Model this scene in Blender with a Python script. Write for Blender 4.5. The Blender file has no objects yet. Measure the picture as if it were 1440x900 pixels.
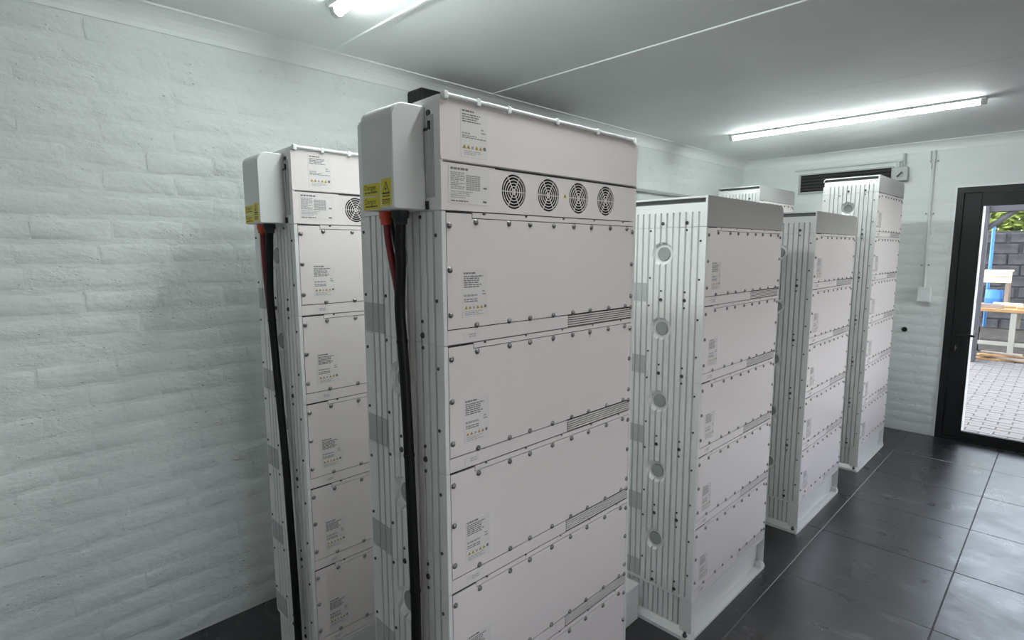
import bpy, bmesh, math, random
from mathutils import Vector, Matrix

random.seed(7)
S = bpy.context.scene
COL = S.collection

# ------------------------------------------------------------------ camera
F_PX = 776.52
YAW, PITCH, ROLL = 0.7919, -0.1253, -0.0029
CAM = Vector((0.9761, -1.3809, 1.6026))
fwd = Vector((-math.sin(YAW) * math.cos(PITCH), math.cos(YAW) * math.cos(PITCH), math.sin(PITCH)))
rt = fwd.cross(Vector((0, 0, 1))).normalized()
up = rt.cross(fwd)
rt2 = rt * math.cos(ROLL) + up * math.sin(ROLL)
up2 = -rt * math.sin(ROLL) + up * math.cos(ROLL)
cd = bpy.data.cameras.new('camera')
cd.sensor_width = 36.0
cd.lens = F_PX / 1440 * 36.0
cd.clip_start = 0.02
cam = bpy.data.objects.new('camera', cd)
COL.objects.link(cam)
m3 = Matrix((rt2, up2, -fwd)).transposed()
cam.matrix_world = Matrix.Translation(CAM) @ m3.to_4x4()
S.camera = cam

# ------------------------------------------------------------------ world, sun, exposure
TUBE = 54.0            # radiance of the lamp diffusers
SUN = 0.8
SKY = 1.5
EXPOSURE = 0.55
wd = bpy.data.worlds.new('sky')
S.world = wd
wd.use_nodes = True
nt = wd.node_tree
sky = nt.nodes.new('ShaderNodeTexSky')
sky.sky_type = 'NISHITA'
sky.sun_disc = False
sky.sun_elevation = math.radians(52)
sky.sun_rotation = math.radians(-80)
bg = nt.nodes['Background']
hz = nt.nodes.new('ShaderNodeMix')          # thin bright haze takes most of the blue out of the sky
hz.data_type = 'RGBA'
hz.inputs['Factor'].default_value = 0.75
bwn = nt.nodes.new('ShaderNodeRGBToBW')
nt.links.new(sky.outputs['Color'], bwn.inputs['Color'])
nt.links.new(sky.outputs['Color'], hz.inputs['A'])
nt.links.new(bwn.outputs['Val'], hz.inputs['B'])
nt.links.new(hz.outputs['Result'], bg.inputs['Color'])
bg.inputs['Strength'].default_value = SKY
sd = bpy.data.lights.new('sun', 'SUN')
sd.energy = SUN
sd.angle = math.radians(0.6)
sd.color = (1.0, 0.93, 0.82)
so = bpy.data.objects.new('sun', sd)
COL.objects.link(so)
so.location = (8, 3, 10)
so.rotation_euler = Vector((0.55, 0.12, -0.80)).to_track_quat('-Z', 'Y').to_euler()
S.view_settings.view_transform = 'Standard'
S.view_settings.look = 'None'
S.view_settings.gamma = 1.0
S.view_settings.use_curve_mapping = False
S.view_settings.exposure = EXPOSURE
S.cycles.use_denoising = True
S.cycles.diffuse_bounces = 6
S.cycles.max_bounces = 12
S.cycles.transparent_max_bounces = 12

# ------------------------------------------------------------------ dimensions (metres)
W, D, H = 0.760, 0.345, 0.3016          # tower width, depth, module height
BASE, HEAD, FANH, CAP = 0.182, 0.2322, 0.1072, 0.1145
XW, YW, ZC, ZK = -1.509, 4.4543, 2.491, 2.416
XR, YF = 2.75, -2.5                      # right wall, wall behind the camera

# ------------------------------------------------------------------ materials
def newmat(name):
    m = bpy.data.materials.new(name)
    m.use_nodes = True
    return m, m.node_tree, m.node_tree.nodes['Principled BSDF']

def simple(name, col, rough=0.5, metal=0.0, spec=0.5, bump=None, vary=0.0, scale=8.0):
    m, t, b = newmat(name)
    b.inputs['Roughness'].default_value = rough
    b.inputs['Metallic'].default_value = metal
    b.inputs['Specular IOR Level'].default_value = spec
    b.inputs['Base Color'].default_value = (*col, 1)
    tc = t.nodes.new('ShaderNodeTexCoord')
    if vary:
        n = t.nodes.new('ShaderNodeTexNoise')
        n.inputs['Scale'].default_value = scale
        n.inputs['Detail'].default_value = 4
        t.links.new(tc.outputs['Object'], n.inputs['Vector'])
        r = t.nodes.new('ShaderNodeMapRange')
        r.inputs['From Min'].default_value = 0.3
        r.inputs['From Max'].default_value = 0.7
        r.inputs['To Min'].default_value = 1 - vary
        r.inputs['To Max'].default_value = 1 + vary
        t.links.new(n.outputs['Fac'], r.inputs['Value'])
        mx = t.nodes.new('ShaderNodeMix')
        mx.data_type = 'RGBA'
        mx.blend_type = 'MULTIPLY'
        mx.inputs['Factor'].default_value = 1
        mx.inputs['A'].default_value = (*col, 1)
        t.links.new(r.outputs['Result'], mx.inputs['B'])
        t.links.new(mx.outputs['Result'], b.inputs['Base Color'])
    if bump:
        sc, st, dist = bump
        n = t.nodes.new('ShaderNodeTexNoise')
        n.inputs['Scale'].default_value = sc
        n.inputs['Detail'].default_value = 5
        t.links.new(tc.outputs['Object'], n.inputs['Vector'])
        bp = t.nodes.new('ShaderNodeBump')
        bp.inputs['Strength'].default_value = st
        bp.inputs['Distance'].default_value = dist
        t.links.new(n.outputs['Fac'], bp.inputs['Height'])
        t.links.new(bp.outputs['Normal'], b.inputs['Normal'])
    return m

def painted_brick(name, col, amp=1.0):
    """thick roller paint over rough brickwork: world-space relief so that it flows over bricks and joints"""
    m, t, b = newmat(name)
    b.inputs['Roughness'].default_value = 0.62
    b.inputs['Specular IOR Level'].default_value = 0.3
    g = t.nodes.new('ShaderNodeNewGeometry')
    L = t.links.new
    mp = t.nodes.new('ShaderNodeMapping')
    mp.inputs['Scale'].default_value = (1, 1, 1.7)
    L(g.outputs['Position'], mp.inputs['Vector'])
    def noise(scale, detail, rough=0.55, vec=mp, ntype=None):
        n = t.nodes.new('ShaderNodeTexNoise')
        n.inputs['Scale'].default_value = scale
        n.inputs['Detail'].default_value = detail
        n.inputs['Roughness'].default_value = rough
        L(vec.outputs['Vector'], n.inputs['Vector'])
        return n
    def math_(op, a, bb):
        q = t.nodes.new('ShaderNodeMath')
        q.operation = op
        for i, v in enumerate((a, bb)):
            if isinstance(v, (int, float)):
                q.inputs[i].default_value = v
            else:
                L(v, q.inputs[i])
        return q.outputs[0]
    n1 = noise(9, 3)
    n2 = noise(42, 5, 0.65)
    n3 = noise(150, 3)
    # rough patches only here and there
    nm = noise(5, 2)
    r = t.nodes.new('ShaderNodeMapRange')
    r.inputs['From Min'].default_value = 0.44
    r.inputs['From Max'].default_value = 0.66
    L(nm.outputs['Fac'], r.inputs['Value'])
    rough2 = math_('MULTIPLY', n2.outputs['Fac'], math_('ADD', math_('MULTIPLY', r.outputs['Result'], 1.25), 0.25))
    hgt = math_('ADD', math_('MULTIPLY', n1.outputs['Fac'], 1.0), math_('MULTIPLY', rough2, 0.42))
    hgt = math_('ADD', hgt, math_('MULTIPLY', n3.outputs['Fac'], 0.07))
    # small pits
    v = t.nodes.new('ShaderNodeTexVoronoi')
    v.inputs['Scale'].default_value = 26
    L(mp.outputs['Vector'], v.inputs['Vector'])
    pr = t.nodes.new('ShaderNodeMapRange')
    pr.inputs['From Min'].default_value = 0.02
    pr.inputs['From Max'].default_value = 0.16
    pr.inputs['To Min'].default_value = -0.5
    pr.inputs['To Max'].default_value = 0.0
    L(v.outputs['Distance'], pr.inputs['Value'])
    pm = math_('MULTIPLY', pr.outputs['Result'], r.outputs['Result'])
    hgt = math_('ADD', hgt, pm)
    bp = t.nodes.new('ShaderNodeBump')
    bp.inputs['Strength'].default_value = 1.0
    bp.inputs['Distance'].default_value = 0.0085 * amp
    L(hgt, bp.inputs['Height'])
    L(bp.outputs['Normal'], b.inputs['Normal'])
    mr = t.nodes.new('ShaderNodeMapRange')
    mr.inputs['To Min'].default_value = 0.94
    mr.inputs['To Max'].default_value = 1.05
    L(noise(3, 4).outputs['Fac'], mr.inputs['Value'])
    mx = t.nodes.new('ShaderNodeMix')
    mx.data_type = 'RGBA'
    mx.blend_type = 'MULTIPLY'
    mx.inputs['Factor'].default_value = 1
    mx.inputs['A'].default_value = (*col, 1)
    L(mr.outputs['Result'], mx.inputs['B'])
    L(mx.outputs['Result'], b.inputs['Base Color'])
    return m

def floor_tile_mat():
    m, t, b = newmat('slate_tile')
    L = t.links.new
    g = t.nodes.new('ShaderNodeNewGeometry')
    def noise(scale, detail, vec):
        n = t.nodes.new('ShaderNodeTexNoise')
        n.inputs['Scale'].default_value = scale
        n.inputs['Detail'].default_value = detail
        n.inputs['Roughness'].default_value = 0.62
        L(vec, n.inputs['Vector'])
        return n.outputs['Fac']
    P = g.outputs['Position']
    mp = t.nodes.new('ShaderNodeMapping')
    mp.inputs['Rotation'].default_value = (0, 0, 0.6)
    mp.inputs['Scale'].default_value = (1.0, 3.2, 1)
    L(P, mp.inputs['Vector'])
    def ramp(src, a, c, lo, hi):
        r = t.nodes.new('ShaderNodeMapRange')
        r.inputs['From Min'].default_value = a
        r.inputs['From Max'].default_value = c
        r.inputs['To Min'].default_value = lo
        r.inputs['To Max'].default_value = hi
        L(src, r.inputs['Value'])
        return r.outputs['Result']
    cr = t.nodes.new('ShaderNodeMix')
    cr.data_type = 'RGBA'
    cr.inputs['A'].default_value = (0.010, 0.011, 0.013, 1)
    cr.inputs['B'].default_value = (0.034, 0.036, 0.041, 1)
    L(ramp(noise(3.2, 6, P), 0.3, 0.72, 0, 1), cr.inputs['Factor'])
    # dusty scuffs
    du = t.nodes.new('ShaderNodeMix')
    du.data_type = 'RGBA'
    du.inputs['B'].default_value = (0.17, 0.175, 0.18, 1)
    L(cr.outputs['Result'], du.inputs['A'])
    L(ramp(noise(2.6, 5, mp.outputs['Vector']), 0.59, 0.74, 0, 0.5), du.inputs['Factor'])
    L(du.outputs['Result'], b.inputs['Base Color'])
    L(ramp(noise(4.5, 5, P), 0.3, 0.7, 0.24, 0.38), b.inputs['Roughness'])
    b.inputs['Specular IOR Level'].default_value = 0.8
    b.inputs['IOR'].default_value = 1.6
    bp = t.nodes.new('ShaderNodeBump')
    bp.inputs['Strength'].default_value = 0.35
    bp.inputs['Distance'].default_value = 0.003
    L(noise(11, 6, P), bp.inputs['Height'])
    L(bp.outputs['Normal'], b.inputs['Normal'])
    return m

def emit(name, col, strength):
    m, t, b = newmat(name)
    b.inputs['Base Color'].default_value = (0.8, 0.8, 0.8, 1)
    b.inputs['Emission Color'].default_value = (*col, 1)
    b.inputs['Emission Strength'].default_value = strength
    return m

def pane_mat(name):
    m, t, b = newmat(name)
    t.nodes.remove(b)
    out = t.nodes['Material Output']
    tr = t.nodes.new('ShaderNodeBsdfTransparent')
    tr.inputs['Color'].default_value = (0.95, 0.96, 0.955, 1)
    gl = t.nodes.new('ShaderNodeBsdfGlossy')
    gl.inputs['Roughness'].default_value = 0.01
    fr = t.nodes.new('ShaderNodeFresnel')
    fr.inputs['IOR'].default_value = 1.45
    mx = t.nodes.new('ShaderNodeMixShader')
    t.links.new(fr.outputs['Fac'], mx.inputs['Fac'])
    t.links.new(tr.outputs[0], mx.inputs[1])
    t.links.new(gl.outputs[0], mx.inputs[2])
    t.links.new(mx.outputs[0], out.inputs['Surface'])
    return m

WALLC = (0.73, 0.755, 0.745)
M = dict(
    wall=painted_brick('painted_brickwork', WALLC, 1.0),
    wall_far=painted_brick('painted_brickwork_smooth', WALLC, 0.55),
    right=simple('warm_plaster', (0.72, 0.53, 0.48), 0.8, bump=(30, 0.2, 0.004)),
    ceil=simple('ceiling_paint', (0.78, 0.795, 0.795), 0.7, vary=0.03, scale=2.5),
    strip=simple('strip_white', (0.80, 0.82, 0.82), 0.45),
    cornice=simple('cornice_white', (0.78, 0.80, 0.79), 0.6),
    tile=floor_tile_mat(),
    grout=simple('grout_grey', (0.15, 0.152, 0.155), 0.9, bump=(60, 0.3, 0.002)),
    case=simple('powder_coat_white', (0.80, 0.80, 0.785), 0.42, bump=(900, 0.06, 0.0005)),
    panel=simple('panel_paint', (0.845, 0.768, 0.758), 0.30, bump=(700, 0.06, 0.0005)),
    hood=simple('hood_paint', (0.37, 0.36, 0.355), 0.36, bump=(700, 0.06, 0.0005)),
    cover=simple('side_cover_plastic', (0.66, 0.66, 0.655), 0.38),
    dark_sheet=simple('shade_and_louvre_dark', (0.035, 0.033, 0.033), 0.8),  # near-black; paints shade into panel gaps, also colours the louvres
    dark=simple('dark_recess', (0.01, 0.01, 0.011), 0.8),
    screw=simple('steel_screw', (0.30, 0.29, 0.285), 0.28, metal=1.0),
    bolt=simple('dark_bolt', (0.09, 0.092, 0.095), 0.4, metal=0.7),
    knob=simple('grey_plug', (0.33, 0.345, 0.34), 0.5),
    mesh=simple('vent_grey', (0.47, 0.48, 0.475), 0.6),
    slot=simple('slot_grey', (0.16, 0.17, 0.16), 0.6),
    paper=simple('label_film', (0.84, 0.79, 0.78), 0.25),
    ink=simple('label_ink', (0.20, 0.19, 0.19), 0.6),
    inkl=simple('label_ink_light', (0.40, 0.38, 0.375), 0.6),
    yellow=simple('warning_yellow', (0.70, 0.60, 0.02), 0.4),
    amber=simple('warning_amber', (0.55, 0.38, 0.04), 0.45),
    black=simple('black_print', (0.015, 0.015, 0.015), 0.5),
    rail=simple('rail_white', (0.86, 0.87, 0.87), 0.2),
    cable=simple('black_cable', (0.004, 0.0045, 0.005), 0.5, spec=0.25),
    red=simple('red_cable', (0.17, 0.008, 0.014), 0.45),
    orange=simple('orange_gland', (0.62, 0.07, 0.03), 0.45),
    gland=simple('black_gland', (0.012, 0.014, 0.018), 0.5),
    alu=simple('black_aluminium', (0.009, 0.010, 0.011), 0.5, spec=0.35),
    pvc=simple('pvc_white', (0.66, 0.69, 0.67), 0.45),
    grey=simple('isolator_grey', (0.42, 0.44, 0.43), 0.5),
    pane=pane_mat('window_pane'),
    lamp=emit('opal_diffuser', (0.91, 1.0, 0.985), TUBE),
    lampcap=simple('lamp_end', (0.55, 0.57, 0.57), 0.5),
    paver=simple('paver', (0.13, 0.122, 0.12), 0.9, vary=0.2, scale=5, bump=(40, 0.4, 0.004)),
    sand=simple('sand_joint', (0.105, 0.10, 0.095), 0.95),
    wood=simple('raw_timber', (0.36, 0.20, 0.085), 0.8, vary=0.25, scale=6),
    wood2=simple('weathered_timber', (0.22, 0.18, 0.15), 0.85, vary=0.25, scale=6),
    cream=simple('cream_board', (0.78, 0.62, 0.36), 0.7, vary=0.06),
    steel=simple('pale_steel', (0.30, 0.29, 0.25), 0.55),
    block=simple('concrete_block', (0.14, 0.13, 0.12), 0.95, vary=0.2, scale=10),
    stone=simple('dark_stone', (0.045, 0.044, 0.047), 0.95, vary=0.4, scale=9, bump=(14, 0.6, 0.02)),
    post=simple('grey_post', (0.05, 0.048, 0.055), 0.8, vary=0.2, scale=6),
    blue=simple('blue_paint', (0.03, 0.16, 0.42), 0.5),
    leaf=simple('leaf_green', (0.17, 0.22, 0.03), 0.6, vary=0.4, scale=4),
    bark=simple('bark', (0.12, 0.09, 0.06), 0.9),
    white=simple('outside_white', (0.62, 0.61, 0.58), 0.8),
    soil=simple('ground_soil', (0.30, 0.26, 0.22), 0.95, vary=0.2, scale=3),
    roofing=simple('roof_slab', (0.4, 0.4, 0.4), 0.9),
)

# ------------------------------------------------------------------ mesh helpers
class MB:
    def __init__(s):
        s.v, s.f, s.m = [], [], []
        s.smooth = []
    def add(s, vs, fs, mat=0, smooth=False):
        o = len(s.v)
        s.v += [tuple(q) for q in vs]
        for f in fs:
            s.f.append(tuple(i + o for i in f))
            s.m.append(mat)
            s.smooth.append(smooth)
        return s
    def box(s, x0, x1, y0, y1, z0, z1, mat=0):
        v = [(x0, y0, z0), (x1, y0, z0), (x1, y1, z0), (x0, y1, z0), (x0, y0, z1), (x1, y0, z1), (x1, y1, z1), (x0, y1, z1)]
        return s.add(v, [(0, 3, 2, 1), (4, 5, 6, 7), (0, 1, 5, 4), (1, 2, 6, 5), (2, 3, 7, 6), (3, 0, 4, 7)], mat)
    def bbox(s, x0, x1, y0, y1, z0, z1, r, mat=0):
        """box with bevelled edges"""
        bm = bmesh.new()
        bmesh.ops.create_cube(bm, size=1)
        for q in bm.verts:
            q.co = Vector(((x0 + x1) / 2 + q.co.x * (x1 - x0), (y0 + y1) / 2 + q.co.y * (y1 - y0), (z0 + z1) / 2 + q.co.z * (z1 - z0)))
        bmesh.ops.bevel(bm, geom=bm.edges[:], offset=r, segments=2, affect='EDGES', profile=0.5)
        bm.verts.index_update()
        s.add([q.co[:] for q in bm.verts], [[q.index for q in f.verts] for f in bm.faces], mat)
        bm.free()
        return s
    def extrude(s, prof, axis, a, b, mat=0, smooth=False):
        """closed profile swept along an axis; profile is counter-clockwise seen from +axis"""
        n = len(prof)
        def P(q, t):
            if axis == 'z': return (q[0], q[1], t)
            if axis == 'x': return (t, q[0], q[1])
            return (q[1], t, q[0])
        v = [P(q, a) for q in prof] + [P(q, b) for q in prof]
        s.add(v, [(i, (i + 1) % n, n + (i + 1) % n, n + i) for i in range(n)], mat, smooth)
        s.add(v, [tuple(range(n - 1, -1, -1)), tuple(range(n, 2 * n))], mat)
        return s
    def lathe(s, prof, o, axis, seg=16, mat=0, smooth=True, caps=True):
        """prof: list of (radius, height along axis)"""
        ax = Vector(axis).normalized()
        u = ax.orthogonal().normalized()
        w = ax.cross(u)
        o = Vector(o)
        v = []
        for r, h in prof:
            for k in range(seg):
                a = 2 * math.pi * k / seg
                v.append(o + ax * h + (u * math.cos(a) + w * math.sin(a)) * r)
        f = []
        for j in range(len(prof) - 1):
            for k in range(seg):
                k2 = (k + 1) % seg
                f.append((j * seg + k, j * seg + k2, (j + 1) * seg + k2, (j + 1) * seg + k))
        s.add(v, f, mat, smooth)
        if caps:
            n = (len(prof) - 1) * seg
            s.add(v, [tuple(range(seg - 1, -1, -1)), tuple(range(n, n + seg))], mat)
        return s
    def tube(s, pts, r, seg=10, mat=0, sub=6):
        pts = [Vector(q) for q in pts]
        if sub > 1 and len(pts) > 2:
            out = []
            for i in range(len(pts) - 1):
                p0 = pts[max(i - 1, 0)]; p1 = pts[i]; p2 = pts[i + 1]; p3 = pts[min(i + 2, len(pts) - 1)]
                for k in range(sub):
                    t = k / sub
                    out.append(0.5 * ((2 * p1) + (p2 - p0) * t + (2 * p0 - 5 * p1 + 4 * p2 - p3) * t * t + (3 * p1 - p0 - 3 * p2 + p3) * t ** 3))
            out.append(pts[-1])
            pts = out
        n = len(pts)
        v, f = [], []
        prev = None
        for i in range(n):
            d = (pts[min(i + 1, n - 1)] - pts[max(i - 1, 0)]).normalized()
            u = d.orthogonal().normalized() if prev is None else (prev - d * prev.dot(d)).normalized()
            prev = u
            w = d.cross(u)
            for k in range(seg):
                a = 2 * math.pi * k / seg
                v.append(pts[i] + (u * math.cos(a) + w * math.sin(a)) * r)
        for i in range(n - 1):
            for k in range(seg):
                k2 = (k + 1) % seg
                f.append((i * seg + k, i * seg + k2, (i + 1) * seg + k2, (i + 1) * seg + k))
        s.add(v, f, mat, True)
        s.add(v, [tuple(range(seg - 1, -1, -1)), tuple(range((n - 1) * seg, n * seg))], mat)
        return s
    def mesh(s, name, mats):
        me = bpy.data.meshes.new(name)
        me.from_pydata(s.v, [], s.f)
        for q in (mats if isinstance(mats, (list, tuple)) else [mats]):
            me.materials.append(M[q])
        me.polygons.foreach_set('material_index', s.m)
        me.polygons.foreach_set('use_smooth', s.smooth)
        me.update()
        return me
    def build(s, name, mats, parent=None, loc=None):
        return link(name, s.mesh(name, mats), parent, loc)

def link(name, me, parent=None, loc=None, rot=None, scale=None):
    o = bpy.data.objects.new(name, me)
    COL.objects.link(o)
    if parent: o.parent = parent
    if loc is not None: o.location = loc
    if rot is not None: o.rotation_euler = rot
    if scale is not None: o.scale = scale
    return o

def empty(name, loc=(0, 0, 0)):
    o = bpy.data.objects.new(name, None)
    o.empty_display_size = 0.1
    COL.objects.link(o)
    o.location = loc
    return o

def tag(o, label, cat, group=None):
    o['label'] = label
    o['category'] = cat
    if group: o['group'] = group
    return o

def structure(o, label=None):
    o['kind'] = 'structure'
    if label: o['label'] = label
    return o

def boolean(me, cutter_mb):
    """me minus the cutter; returns a new mesh"""
    a = bpy.data.objects.new('tmp_a', me)
    cm = bpy.data.meshes.new('tmp_c')
    cm.from_pydata(cutter_mb.v, [], cutter_mb.f)
    bm = bmesh.new(); bm.from_mesh(cm)
    bmesh.ops.remove_doubles(bm, verts=bm.verts, dist=1e-6)
    bmesh.ops.recalc_face_normals(bm, faces=bm.faces); bm.to_mesh(cm); bm.free()
    bm = bmesh.new(); bm.from_mesh(me)
    bmesh.ops.remove_doubles(bm, verts=bm.verts, dist=1e-6)
    bmesh.ops.recalc_face_normals(bm, faces=bm.faces); bm.to_mesh(me); bm.free()
    c = bpy.data.objects.new('tmp_b', cm)
    COL.objects.link(a); COL.objects.link(c)
    md = a.modifiers.new('cut', 'BOOLEAN')
    md.object = c; md.operation = 'DIFFERENCE'; md.solver = 'EXACT'
    dg = bpy.context.evaluated_depsgraph_get()
    res = bpy.data.meshes.new_from_object(a.evaluated_get(dg))
    res.name = me.name
    bpy.data.objects.remove(a); bpy.data.objects.remove(c)
    bpy.data.meshes.remove(cm)
    return res

# ------------------------------------------------------------------ room shell
def brick_variants(n, depth):
    """unit painted bricks (1 x 1 in u,v, thickness along w); the rim rolls back into the joint"""
    out = []
    nu, nv = 6, 3
    for k in range(n):
        rnd = random.Random(100 + k)
        v, f = [], []
        us = [0, 0.05, 0.27, 0.5, 0.73, 0.95, 1.0]
        vs = [0, 0.16, 0.84, 1.0]
        edge_b = [rnd.uniform(-0.05, 0.05) for _ in us]
        edge_t = [rnd.uniform(-0.05, 0.05) for _ in us]
        soft = rnd.random() < 0.4
        for j, b in enumerate(vs):
            for i, a in enumerate(us):
                rim = i in (0, nu) or j in (0, nv)
                u = a + (rnd.uniform(-0.012, 0.012))
                w = b
                if j == 0: w += edge_b[i]
                if j == nv: w += edge_t[i]
                d = rnd.uniform(-0.18, 0.18) + (0.55 if soft else 0.9)
                if rim: d = rnd.uniform(0.15, 0.6) if (i in (0, nu) and 0 < j < nv) else rnd.uniform(-0.75, 0.25)
                v.append((u, w, d * depth))
        for j in range(nv):
            for i in range(nu):
                q = j * (nu + 1) + i
                f.append((q, q + 1, q + nu + 2, q + nu + 1))
        out.append((v, f))
    return out

BRV = brick_variants(14, 0.0036)
CH, BL, JT = 0.0862, 0.232, 0.010

def brick_wall(parent, axis, plane, u0, u1, holes, near, matname, sgn, amp=1.0, ztop=2.43):
    """axis 'y': wall in the YZ plane (left wall), 'x': wall in the XZ plane (back wall).
    holes: rectangles (a,b,z0,z1) with no brick; near(u,z) true -> brick is a part of its own"""
    meshes = []
    for k, (v, f) in enumerate(BRV):
        mb = MB()
        if axis == 'y':
            vv = [(w * amp, u, z) for u, z, w in v]
        else:
            vv = [(u, -w * amp, z) for u, z, w in v]
        mb.add(vv, f, 0, True)
        meshes.append(mb.mesh('brick', matname))
    rest = MB()
    count = 0
    rnd = random.Random(5 if axis == 'y' else 9)
    k = 0
    while k * CH < ztop:
        z0, z1 = k * CH + JT / 2, min((k + 1) * CH - JT / 2, ztop)
        off = (BL / 2 if k % 2 else 0) + rnd.uniform(-0.025, 0.025)
        if rnd.random() < 0.12: off += BL * 0.3
        u = u0 - BL + off
        while u < u1:
            a, b = max(u + JT / 2, u0), min(u + BL - JT / 2, u1)
            u += BL
            segs = [(a, b)]
            for (ha, hb, hz0, hz1) in holes:
                if z1 > hz0 and z0 < hz1:
                    ns = []
                    for (p, q) in segs:
                        if q <= ha or p >= hb: ns.append((p, q))
                        else:
                            if p < ha: ns.append((p, ha))
                            if q > hb: ns.append((hb, q))
                    segs = ns
            for (p, q) in segs:
                if q - p < 0.03 or z1 - z0 < 0.02: continue
                vi = rnd.randrange(len(BRV))
                dd = rnd.uniform(-0.0012, 0.0014) * amp
                tilt = rnd.uniform(-0.012, 0.012)
                zz0 = z0 + rnd.uniform(-0.003, 0.003)
                if near((p + q) / 2, (z0 + z1) / 2) and count < 300:
                    if axis == 'y':
                        link('brick', meshes[vi], parent, (plane + dd, p, zz0), (tilt * 0.6, 0, 0), (1, q - p, z1 - z0))
                    else:
                        link('brick', meshes[vi], parent, (p, plane - dd, zz0), (0, tilt * 0.6, 0), (q - p, 1, z1 - z0))
                    count += 1
                else:
                    v, f = BRV[vi]
                    if axis == 'y':
                        rest.add([(plane + dd + w * amp, p + uu * (q - p), zz0 + zz * (z1 - z0)) for uu, zz, w in v], f, 0, True)
                    else:
                        rest.add([(p + uu * (q - p), plane - dd - w * amp, zz0 + zz * (z1 - z0)) for uu, zz, w in v], f, 0, True)
        k += 1
    o = rest.build('brickwork', matname, parent)
    o['kind'] = 'stuff'
    return count

# left wall
wl = MB().box(XW - 0.24, XW, YF - 0.25, YW + 0.25, -0.1, ZC + 0.1).build('wall_left', 'wall')
structure(wl, 'white painted rough brick wall along the left')
n_l = brick_wall(wl, 'y', XW, YF, YW, [], lambda u, z: -1.42 < u < 0.72, 'wall', 1, 1.0)

# back wall with door opening
DX0, DX1, DZ = 0.2576, 2.2, 2.10
mb = MB()
mb.box(XW - 0.1, DX0, YW, YW + 0.23, -0.1, ZC + 0.1)
mb.box(DX1, XR + 0.1, YW, YW + 0.23, -0.1, ZC + 0.1)
mb.box(DX0, DX1, YW, YW + 0.23, DZ, ZC + 0.1)
wb = mb.build('wall_back', 'wall_far')
structure(wb, 'white painted brick end wall with the glass door')
n_b = brick_wall(wb, 'x', YW, XW, XR, [(DX0 - 0.016, DX1 + 0.016, 0, DZ + 0.016)],
                 lambda u, z: (-0.30 < u < 0.3) or (0.2 < u < 1.3 and z > 2.05) or (u < -0.2 and z > 1.95), 'wall_far', -1, 0.62)

WY = [(-1.3, -0.3), (2.2, 4.1)]          # unseen windows added in the right wall to bring in daylight
WZ0, WZ1 = 0.7, 2.1
mb = MB()
ed = [YF - 0.2] + [q for w in WY for q in w] + [YW + 0.2]
for k in range(0, len(ed), 2):
    mb.box(XR, XR + 0.2, ed[k], ed[k + 1], -0.1, ZC + 0.1)
for a, b in WY:
    mb.box(XR, XR + 0.2, a, b, -0.1, WZ0)
    mb.box(XR, XR + 0.2, a, b, WZ1, ZC + 0.1)
structure(mb.build('wall_right', 'right'))
for n_, (a, b) in enumerate(WY):
    w_ = empty('window_%d' % (n_ + 1), (XR, a, WZ0))
    structure(w_)
    wl_, wh_ = b - a, WZ1 - WZ0
    q = MB()
    q.box(0.06, 0.12, 0, 0.05, 0, wh_); q.box(0.06, 0.12, wl_ - 0.05, wl_, 0, wh_)
    q.box(0.06, 0.12, 0.05, wl_ - 0.05, 0, 0.05); q.box(0.06, 0.12, 0.05, wl_ - 0.05, wh_ - 0.05, wh_)
    q.box(0.06, 0.12, wl_ / 2 - 0.025, wl_ / 2 + 0.025, 0.05, wh_ - 0.05)
    q.build('window_frame', 'alu', w_)
    for c0, c1 in ((0.05, wl_ / 2 - 0.025), (wl_ / 2 + 0.025, wl_ - 0.05)):
        MB().box(0.087, 0.093, c0, c1, 0.05, wh_ - 0.05).build('pane', 'pane', w_)
wf = MB().box(XW - 0.2, XR + 0.2, YF - 0.2, YF, -0.1, ZC + 0.1).build('wall_front', 'strip')
structure(wf)

# floor: bed + 600 mm tiles
fl = MB().box(XW - 0.1, XR + 0.1, YF - 0.1, YW + 0.2, -0.12, -0.0025).build('floor', 'grout')
structure(fl, 'dark slate grey tiled floor')
tcache = {}
TX, TY, TS, TG = 0.088, 1.405, 0.6, 0.004
def cuts(t0, lo, hi):
    q = [lo]
    k = math.ceil((lo - t0) / TS)
    while t0 + k * TS < hi - 1e-4:
        if t0 + k * TS > lo + 1e-4: q.append(t0 + k * TS)
        k += 1
    return q + [hi]
cxs, cys = cuts(TX, XW, XR), cuts(TY, YF, YW)
for i in range(len(cxs) - 1):
    for j in range(len(cys) - 1):
        sx, sy = cxs[i + 1] - cxs[i] - TG, cys[j + 1] - cys[j] - TG
        key = (round(sx, 3), round(sy, 3))
        if key not in tcache:
            b = 0.0016
            q = MB()
            q.add([(0, 0, -.0025), (sx, 0, -.0025), (sx, sy, -.0025), (0, sy, -.0025), (0, 0, -b), (sx, 0, -b), (sx, sy, -b), (0, sy, -b),
                   (b, b, 0), (sx - b, b, 0), (sx - b, sy - b, 0), (b, sy - b, 0)],
                  [(0, 1, 5, 4), (1, 2, 6, 5), (2, 3, 7, 6), (3, 0, 4, 7), (4, 5, 9, 8), (5, 6, 10, 9), (6, 7, 11, 10), (7, 4, 8, 11), (8, 9, 10, 11)])
            tcache[key] = q.mesh('tile', 'tile')
        link('tile', tcache[key], fl, (cxs[i] + TG / 2, cys[j] + TG / 2, random.uniform(-0.0004, 0.0)))

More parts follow.
